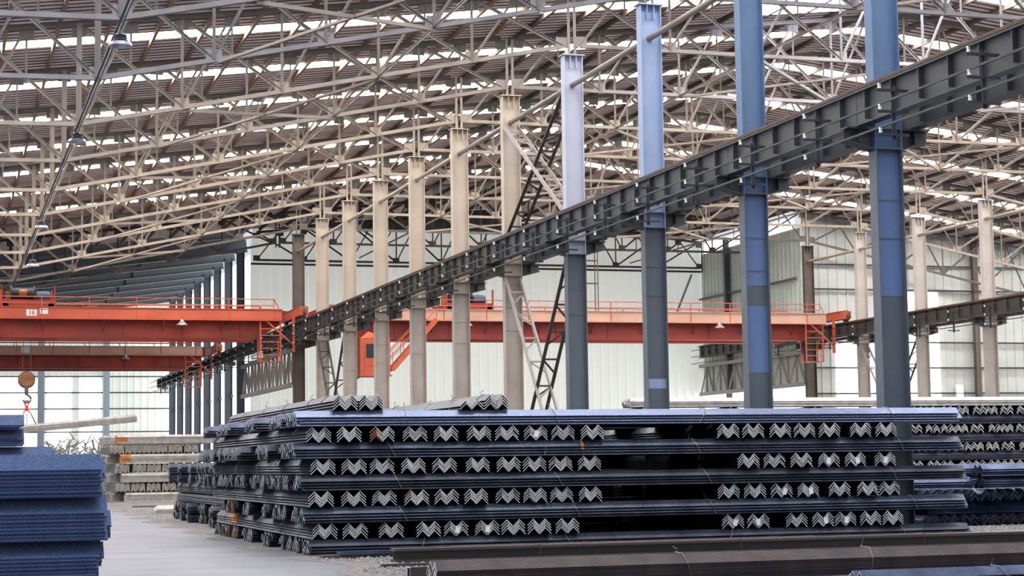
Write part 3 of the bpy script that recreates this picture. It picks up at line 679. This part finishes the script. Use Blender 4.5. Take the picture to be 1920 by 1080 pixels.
# ------------------------------------------------------------------ steel angle bundles
def angle_prof(w_, th, dz=0):
    t1, tv = th * .7071, th * 1.4142; z = w_ + t1 + dz
    return [(-w_, -w_ + z), (-w_ + t1, -w_ - t1 + z), (0, -tv + z), (w_ - t1, -w_ - t1 + z), (w_, -w_ + z), (0, z)]
def bar_mesh(L, w_, th, m, cut):
    k = ('bar', L, w_, th, m, cut)
    if k not in CACHE:
        b2 = MB(); b2.prism(angle_prof(w_, th), (0, 0, 0), (0, L, 0), (-1, 0, 0), 0, 1); CACHE[k] = b2.mesh('angle_bar', m, cut)
    return CACHE[k]
def tie_mesh(hw, h, seed):
    k = ('tie', hw, h, seed)
    if k not in CACHE:
        r = random.Random(seed); sl = r.uniform(-.12, .12); b2 = MB()
        pts = [(-hw, -sl, .01), (-hw - .005, sl * .2, h - hw * .5), (-hw * .5, sl * .8, h + .012), (hw * .5, sl, h + .012), (hw + .005, sl * .4, h - hw * .5), (hw, -sl * .6, .01)]
        b2.tube(pts, .008, 5, True)
        b2.tube([(-hw * .5, sl * .8, h), (-hw * .55, sl * .8 + .03, h + .05), (-hw * .5 + r.uniform(-.06, .06), sl + r.uniform(-.05, .05), h + r.uniform(.08, .15))], .007, 4)
        CACHE[k] = b2.mesh('tie_wire', 'wire')
    return CACHE[k]
def tag_mesh():
    if 'tagm' not in CACHE:
        b2 = MB(); b2.box((0, 0, 0), (.085, .004, .125)); b2.box((0, -.003, .045), (.012, .004, .012), 1); CACHE['tagm'] = b2.mesh('paper_tag', 'tag', 'ink')
    return CACHE['tagm']
W0, TH0, P0 = .1175, .0135, .053
H0 = W0 + TH0 * .7071 + 3 * P0
def bundle(label, loc, L, rotz=0, n=4, w_=W0, th=TH0, p=P0, m='mill', cut='cut', rust=(), tagged=None, ties=(.9, 3.4, 6.2, 9.3), group=None, piles=2, jit=.035, wob=.006, mid=False):
    """a tied bundle of nested steel angles, each angle a part"""
    t = thing('angle_bundle', label, 'steel bundle', loc, rotz, group)
    me = bar_mesh(L, w_, th, m, cut); mr = bar_mesh(L, w_, th, m, 'cutrust') if rust else None
    for q in range(piles):
        for j in range(n):
            x = (q - (piles - 1) / 2) * 2 * w_
            ob('angle_bar', mr if (q, j) in rust or q in rust else me, t, (x + random.uniform(-wob, wob), random.uniform(-jit, jit), j * p), (0, random.uniform(-.012, .012), 0))
    for j in range(n - 1 if mid else 0):        # inverted angles locked between the two piles
        ob('angle_bar', me, t, (random.uniform(-.002, .002), random.uniform(-jit, jit) - .01, w_ + th * .7 + .019 + j * p), (0, PI, 0))
    h = w_ + th * .7 + (n - 1) * p
    for y in ties:
        if y < L: ob('tie_wire', tie_mesh(round(piles * w_, 4), round(h, 4), random.randint(0, 5)), t, (0, y + random.uniform(-.25, .25), 0))
    if tagged is not None: ob('paper_tag', tag_mesh(), t, (tagged, -.045, h * .42), (0, random.uniform(-.35, .35), 0))
    return t
def merged(L, n, w_, th, p, piles, seed, m, cut, jit=.05):
    k = ('mb', L, n, w_, th, p, piles, seed, m, cut)
    if k not in CACHE:
        r = random.Random(seed); b2 = MB()
        for q in range(piles):
            for j in range(n):
                x = (q - (piles - 1) / 2) * 2 * w_ + r.uniform(-.008, .008); y = r.uniform(-jit, jit)
                b2.prism([(a + (-x), c) for a, c in angle_prof(w_, th, j * p)], (0, y, 0), (0, L + r.uniform(-jit, jit), 0), (-1, 0, 0), 0, 1)
        CACHE[k] = b2.mesh('angle_bundle', m, cut)
    return CACHE[k]
def far_bundle(label, loc, L, rotz=0, n=4, w_=W0, th=TH0, p=P0, piles=2, m='mill', cut='cut', group=None, rusty=False):
    o = tag(ob('angle_bundle', merged(L, n, w_, th, p, piles, random.randint(0, 3), m, cut), None, loc, (0, 0, rotz)), label, 'steel bundle', group)
    if rusty: ob('rusty_end', merged(.55, n, w_, th, p, piles, 0, 'rust', 'cutrust', 0), o, (0, -.06, -.004), None, (1.012, 1, 1.02))
    return o
RX = -PI / 2                                            # turns a bundle to run along X

# the big stack in front: five layers along X, four layers end-on, two more bundles on top
HL = .2925; YF = 33.41
layer_name = ['bottom', 'second', 'third', 'fourth', 'top']
row_name = ['lowest', 'second lowest', 'second highest', 'highest']
XF = [6.48, 6.37, 6.29, 6.14, 6.24]; XE = [20.0, 19.95, 19.91, 19.82, 19.84]
for i in range(5):
    bundle('long angle bundle along the front of the big stack, %s long layer%s' % (layer_name[i], ', shiny top' if i == 4 else ''),
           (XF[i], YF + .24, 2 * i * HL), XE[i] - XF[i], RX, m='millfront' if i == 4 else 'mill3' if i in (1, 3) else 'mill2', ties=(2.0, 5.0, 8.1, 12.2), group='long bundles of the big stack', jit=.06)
    r = random.Random(20 + i); y = YF + .80; c = 2; left = 2; off = 0.0
    while y < YF + 13.0:
        rusty = i == 1 and c in (12, 13) or i == 0 and c in (13, 15)
        far_bundle('bundle end on aisle side of big stack, %s from front, %s long layer' % (ORD[c], layer_name[i]), (XF[i] + off + r.uniform(-.04, .04), y, 2 * i * HL),
                   11.6, RX, m='mill3' if i == 4 else 'mill2', cut='cutrust' if rusty else 'cut', group='long bundles of the big stack')
        left -= 1
        if left > 0: y += .485
        else: y += r.choice((.5, .6, 1.25, 1.5)); left = r.choice((1, 2, 3, 3)); off = r.choice((0, 0, .08, .45)) if left > 1 else r.choice((.3, .7))
        c += 1
ROWS = [[6.75, 7.31, 7.98, 8.68, 9.22, 9.82, 10.31, 10.82, 11.38, 14.81, 15.34, 16.17, 16.72, 17.22, 17.76, 18.24],
        [6.67, 7.28, 7.86, 8.46, 9.03, 9.59, 10.23, 10.76, 11.30, 11.86, 14.72, 15.28, 15.86, 16.42, 17.08, 17.70, 18.22],
        [6.71, 7.29, 7.82, 8.40, 9.0, 9.64, 10.24, 10.76, 11.28, 11.86, 15.13, 15.71, 16.26, 16.89, 17.46, 18.14],
        [6.64, 7.19, 7.81, 8.45, 9.03, 9.67, 10.22, 10.80, 11.34, 11.91, 14.72, 15.25, 15.83, 16.36, 16.89, 17.58, 18.15]]
TAGS = {(0, 4), (0, 5), (0, 9), (0, 10), (0, 12), (0, 13), (1, 12), (1, 13), (2, 13), (2, 14), (2, 15), (3, 7)}
RUST = {(3, 2): (0,), (0, 2): ((0, 3),), (1, 3): ((0, 3),)}
for i, xs in enumerate(ROWS):
    for j, x in enumerate(xs):
        lab = ('%sbundle, %s from the aisle in the %s end-on row of big stack' % ('white-tagged ' if (i, j) in TAGS else 'rusty-ended ' if (i, j) == (3, 2) else '', ORD[j + 1], row_name[i]))
        bundle(lab, (x, YF + random.uniform(-.02, .08), (2 * i + 1) * HL), 12.4, random.uniform(-.004, .004), m='mill2', rust=RUST.get((i, j), ()),
               jit=.014, mid=True, tagged=random.uniform(-.03, .05) if (i, j) in TAGS else None, ties=(1.2, 3.6, 6.0, 8.5, 10.8) if j == 0 else (1.2,), group='end-on bundles of the big stack')
for x, n, L, lab in ((7.13, 4, 12.8, 'left of the first pair'), (7.62, 4, 12.6, 'right of the first pair'), (9.54, 2, 12.4, 'low one of the second pair'), (10.02, 4, 12.7, 'tall one of the second pair')):
    bundle('angle bundle lying on top of the big stack, ' + lab, (x, YF + .03, 9 * HL), L, 0, n=n, m='mill2', mid=True, jit=.014, ties=(.9, 2.6, 5.2, 7.9, 10.6), group='bundles on top of the big stack')

# dark stack behind it by the aisle
def mixed_layers(name, x0, y0, y1, ys, lays, L, group, hh=HL, m='mill', step=(.5, .5, 1.1, 1.5), yb=None, **kw):
    for q, (kind, n) in enumerate(lays):
        r = random.Random(n)
        if kind == 'x':
            y = y0 + .25; c = 1
            while y < y1:
                far_bundle('bundle end on aisle side of %s, %s from front, %s layer up' % (name, ORD[c], ORD[q + 1]), (x0 + r.uniform(-.25, .35), y, q * hh), L, RX, m='mill2',
                           cut=kw.get('rusty', {}).get((q, c), 'cut'), group=group); y += r.choice(step); c += 1
        else:
            for c in range(n): far_bundle('dark bundle running away in %s, %s from the aisle, %s layer up' % (name, ORD[c + 1], ORD[q + 1]), (x0 + .35 + c * .58, y0 - r.uniform(0, .3), q * hh), y1 - y0 + .3, 0, m='mill2', group=group)
mixed_layers('low dark stack', 7.25, 48.6, 60.4, None, [('x', 0), ('x', 0), ('y', 5), ('y', 5), ('x', 4), ('x', 4)], 7.5, 'bundles of the low dark stack', rusty={(0, 4): 'cutrust', (0, 5): 'cutrust', (1, 4): 'cutrust'})
far_bundle('pale blue angle bundle crowning the low dark stack', (8.0, 50.5, 6 * HL), 6, RX, group='bundles of the low dark stack')
def rust_band(t, y, L, n, w_, th, p, piles, name='rust_band'):
    ob(name, merged(L, n, w_, th, p, piles, 0, 'rust', 'cutrust', 0), t, (0, y, -.004), None, (1.012, 1, 1.03))
first = {o['label']: o for o in C.objects if o.name.startswith('angle_bundle')}
rust_band(first['bundle, first from the aisle in the lowest end-on row of big stack'], 9.2, .95, 4, W0, TH0, P0, 2)
rust_band(first['long angle bundle along the front of the big stack, fourth long layer'], 5.55, .05, 4, W0, TH0, P0, 2)
# small bundle and beam on the ground by the aisle
for i in range(3): far_bundle('%s short angle bundle on gravel beside aisle beyond low dark stack' % ORD[i + 1].replace('first', 'nearest').replace('third', 'farthest').replace('second', 'middle'), (7.35 + .1 * i, 66.6 + .55 * i, 0), 3.2, RX, m='pale', cut='cut', group='short bundles on the gravel')

# pale stack far up the aisle
WS, PS = .112, .063; HS = .47
sx = [[8.72, 9.44, 10.2, 10.95, 11.7, 12.45], [8.69, 9.51, 10.22, 10.95, 11.6, 12.3], [8.42, 9.15, 9.84, 10.52, 11.24, 12.02]]
for q in range(7):
    if q % 2 == 0:
        for c in range(4): far_bundle('pale long angle bundle of far aisle stack, %s layer up, %s from front' % (ORD[q + 1], ORD[c + 1]), (8.45 - .1 * (q // 2) + random.uniform(-.12, .12) + (.25 if c == 0 else -.3), 93.2 + c * 1.4, q * HS), 5.2, RX, n=6, w_=WS, p=PS, piles=3, m='pale',
                                         rusty=q in (4, 6) and c == 0, cut='cutrust' if q in (4, 6) and c == 0 else 'palecut', group='bundles of the far pale stack')
    else:
        for c, x in enumerate(sx[q // 2]): far_bundle('pale end-on angle bundle of far aisle stack, %s layer up, %s from aisle' % (ORD[q + 1], ORD[c + 1]), (x, 92.95, q * HS), 6, 0, n=6, w_=WS, p=PS, piles=3, m='pale', cut='palecut', group='bundles of the far pale stack')
# stack behind the columns in the middle hall
HB = .3025
for q in range(12):
    if q % 2:
        for c in range(2 if q > 5 else 1): far_bundle('long angle bundle of stack behind columns, %s layer up, %s from front' % (ORD[q + 1], ORD[c + 1]), (20.9 + (c * .15), 55.3 + c * .62, q * HB), 16.4, RX, n=4, p=.054, w_=.122, m='pale' if q == 11 else 'mill2', group='bundles of the stack behind the columns')
    else:
        r = random.Random(q); xs = [21.5, 24.5, 27.5] + ([31.0 + .58 * i + r.choice((0, .06, .12)) for i in range(9)] if q > 3 else [31.5, 35.5])
        for c, x in enumerate(xs): far_bundle('end-on angle bundle of stack behind columns, %s layer up, %s along' % (ORD[q + 1], ORD[c + 1]), (x, 55.05, q * HB), 12, 0, n=4, p=.054, w_=.122, m='mill2', group='bundles of the stack behind the columns')
# right-hand stack beyond the end of the big stack
def s5(lab, loc, L, rz=0, n=4): far_bundle(lab + ' in dark stack beyond right end of big stack', loc, L, rz, n=n, p=.05, m='mill', cut='mill2', group='bundles of the right dark stack')  # end faces take dark steel, their lack of light put into colour
for q in (0, 2):
    for c in range(7): s5('end-on bundle, %s along its %s row,' % (ORD[c + 1], 'lower' if q == 0 else 'upper'), (22.1 + .52 * c, 38.6 + .05 * (c % 3), q * .29), 6.5)
for c in range(3): s5('long bundle, %s from front,' % ORD[c + 1], (22.15 + .2 * c, 39.1 + .7 * c, .29), 9, RX)
s5('short shiny bundle', (20.7, 39.2, .87), 2.7, RX); s5('lower nested bundle,', (23.5, 38.85, .87), 9, RX); s5('upper nested bundle,', (23.45, 38.85, 1.16), 9, RX); s5('shiny topmost bundle, set back,', (24.3, 42.0, 1.16), 8, RX)
s5('support bundle under the short shiny one', (21.2, 38.9, 0), 6, 0); s5('support bundle resting on the support', (21.3, 38.9, .29), 6, 0); s5('support bundle below the short shiny one', (21.4, 38.9, .58), 6, 0)
s5('set-back support bundle, lower,', (24.3, 42.0, .87), 8, RX)

# foreground stack by the frame edge
W2, P2 = .125, .030; H2 = .35
nm2 = ['fifth', 'fourth', 'third', 'second', 'topmost']
for q in range(5):
    for c in range(2):
        xr = (1.30, 1.38, 1.25, 1.31, 1.27)[q] + (0, .05, -.2)[c]
        lab = 'blue-black angle bundle of the foreground stack, %s from top, %s row' % (nm2[q], ('front', 'back')[c])
        if c == 0 and q >= 1: bundle(lab, (xr - 9, 15.7, q * H2), 9, RX, n=8, w_=W2, th=.0195, p=P2, m='millfront', ties=(7.35,), group='bundles of the foreground stack', jit=.02, wob=.004)
        else: far_bundle(lab, (xr - 9, 15.7 + c * .53, q * H2), 9, RX, n=8, w_=W2, th=.0195, p=P2, m='millfront', group='bundles of the foreground stack')
for q in range(5): far_bundle('angle bundle in the second foreground stack behind, %s layer up' % ORD[q + 1], (1.07 - 8, 19.1, q * .372), 8, RX, n=8, w_=W2, th=.016, p=.033, m='millfront', group='bundles of the second foreground stack')
far_bundle('angle bundle on the second foreground stack, under the highest one', (.80 - 8, 19.1, 1.86), 8, RX, n=5, w_=.10, th=.014, p=.018, m='millfront'); far_bundle('highest blue angle bundle of the second foreground stack', (.77 - 8, 19.1, 2.02), 8, RX, n=3, w_=.105, th=.014, p=.018, m='millfront')

# load on the hook
t = bundle('pale grey angle bundle hanging tilted from the crane hook', (3.24, 98.05, 3.41), 6.65, RX, n=7, w_=.12, th=.016, p=.045, m='pale', cut='palecut', ties=(.6, 3.3, 5.9), jit=.03)
t.rotation_euler = (math.radians(5.2), 0, RX)

# loose beams and bars on the ground in front
def ibeam(label, x0, x1, y, z, h, bf, m='rustbeam'):
    t = thing('steel_beam', label, 'beam', (x0, y, z))
    L = x1 - x0
    cube('top_flange', t, (L / 2, 0, h - .022), (L, bf, .044), m); cube('web', t, (L / 2, 0, h / 2), (L - .01, .02, h - .08), 'girderfar'); cube('bottom_flange', t, (L / 2, 0, .03), (L, bf, .06), m)  # web coloured darker to stand for shadow between the flanges
    for x in (2.5, 6.2, 9.8):
        b2 = MB(); b2.tube([(x, -bf / 2 - .01, .0), (x + .03, -bf / 2 - .01, h + .01), (x, bf / 2 + .01, h + .01), (x, bf / 2 + .01, 0)], .008, 5, True); ob('tie_wire', b2.mesh('tie_wire', 'rail'), t)
ibeam('long rusty steel beam lying in front of the big stack', 7.25, 20.4, 30.3, 0, .24, .34)
ibeam('second rusty steel beam lying close along the big stack', 8.6, 15.6, 31.6, 0, .20, .26)
bundle('long brown bundle of large angles lying in the foreground', (6.25, 23.9, 0), 15, RX, n=9, w_=.125, th=.015, p=.028, m='rustbeam', cut='cut', ties=(3.3, 6.4, 9.3, 13), jit=.02)
bundle('blue-topped low angle bundle at the bottom frame edge', (11.6, 22.3, 0), 8, RX, n=2, w_=.105, th=.014, p=.03, m='mill', ties=(2, 5))
t = thing('channel_offcut', 'short steel channel with bright sawn end beside the brown bundle', 'channel', (6.45, 26.0, 0))
b = MB(); b.prism([(-.09, 0), (-.075, 0), (-.075, .155), (.075, .155), (.075, 0), (.09, 0), (.09, .17), (-.09, .17)][::-1], (0, 0, 0), (.75, 0, 0), (0, 1, 0), 0, 1); ob('channel_section', b.mesh('channel_section', 'rustbeam', 'cut'), t)
for lab, x0, x1, y, z, wd, m in (('rusty flat bar on the gravel before the beam end', 6.75, 7.6, 29.0, 0, .09, 'rustbeam'), ('upper of two flat steel bars by the big stack corner', 6.75, 8.5, 32.3, .065, .34, 'mill'), ('lower of two flat steel bars by the big stack corner', 6.45, 8.5, 32.35, 0, .36, 'rustbeam'),
                              ('blue flat bar on the gravel behind the long beam', 15.8, 18.6, 31.7, 0, .4, 'mill'), ('reddish flat beam on the ground by the far pale stack', 7.8, 10, 79, 0, .4, 'rustbeam')):
    b = MB(); b.box(((x1 - x0) / 2, 0, .025), (x1 - x0, wd, .05)); b.box(((x1 - x0) / 2, 0, .055), (x1 - x0 - .02, wd * .9, .012)); o = ob('flat_bar', b.mesh('flat_bar', m), None, (x0, y, z)); tag(o, lab, 'steel bar')
# scrap heap at the far end
b = MB(); r = random.Random(3)
for i in range(1100):
    x = r.uniform(4.6, 10.6); y = r.uniform(106, 111); top = 3.6 * max(.12, 1 - abs((x - 7.6) / 3.4) ** 4) * (1 - .25 * abs(y - 108.5) / 2.5) - .3 * r.random()
    z = r.uniform(.1, max(.2, top)); a = r.uniform(0, 6.3); e = r.uniform(-.7, .9); L = r.uniform(.5, 1.3)
    d = Vector((math.cos(a) * math.cos(e), math.sin(a) * math.cos(e), math.sin(e))) * L
    b.bar(Vector((x, y, z)) - d / 2, Vector((x, y, z)) + d / 2, r.uniform(.05, .12), .02)
tag(ob('scrap_metal_heap', b.mesh('scrap_metal_heap', 'scrap')), 'heap of tangled scrap strips at the far end of the aisle', 'scrap heap', None, 'stuff')

# ------------------------------------------------------------------ pendant lamps
def lamp(label, x, y, z, ztie):
    t = thing('pendant_lamp', label, 'lamp', (x, y, z), 0, 'pendant lamps of the aisle hall')
    b2 = MB(); b2.lathe([(.02, .0), (.10, .0), (.23, -.04), (.27, -.12), (.255, -.12), (.21, -.05), (.09, -.015), (.02, -.015)], (0, 0, .12), 24); ob('reflector', b2.mesh('reflector', 'lamp'), t)
    b2 = MB(); b2.lathe([(.03, .28), (.11, .27), (.15, .24), (.13, .215), (.16, .19), (.14, .16), (.17, .13), (.12, .115)], (0, 0, 0), 20); ob('housing', b2.mesh('housing', 'lampcap'), t)
    b2 = MB(); b2.tube([(0, 0, .27), (0, 0, max(.4, ztie - z))], .012, 5); ob('hanger_rod', b2.mesh('hanger_rod', 'lampcap'), t)
lamp('bell pendant lamp nearest the camera under the aisle hall roof', left_nodes[5], 41.2, 10.95, 11.40); lamp('second bell pendant lamp under the low tie of aisle hall', left_nodes[5], 54.6, 11.08, 11.40)
lamp('third bell pendant lamp along the low tie of aisle hall', left_nodes[5], 74.0, 11.0, 11.40); lamp('last bell pendant lamp, above the nearest red crane', left_nodes[5], 80.6, 10.2, 11.46)
# meter box on the grey wall
t = thing('meter_box', 'white meter box on the grey outer wall above the stack', 'box', (60.0, YT - .14, 5.35))
cube('box_body', t, (0, 0, .3), (.5, .2, .75), 'white'); cube('cable_outlet', t, (.12, 0, -.22), (.3, .15, .25), 'creamgrey')
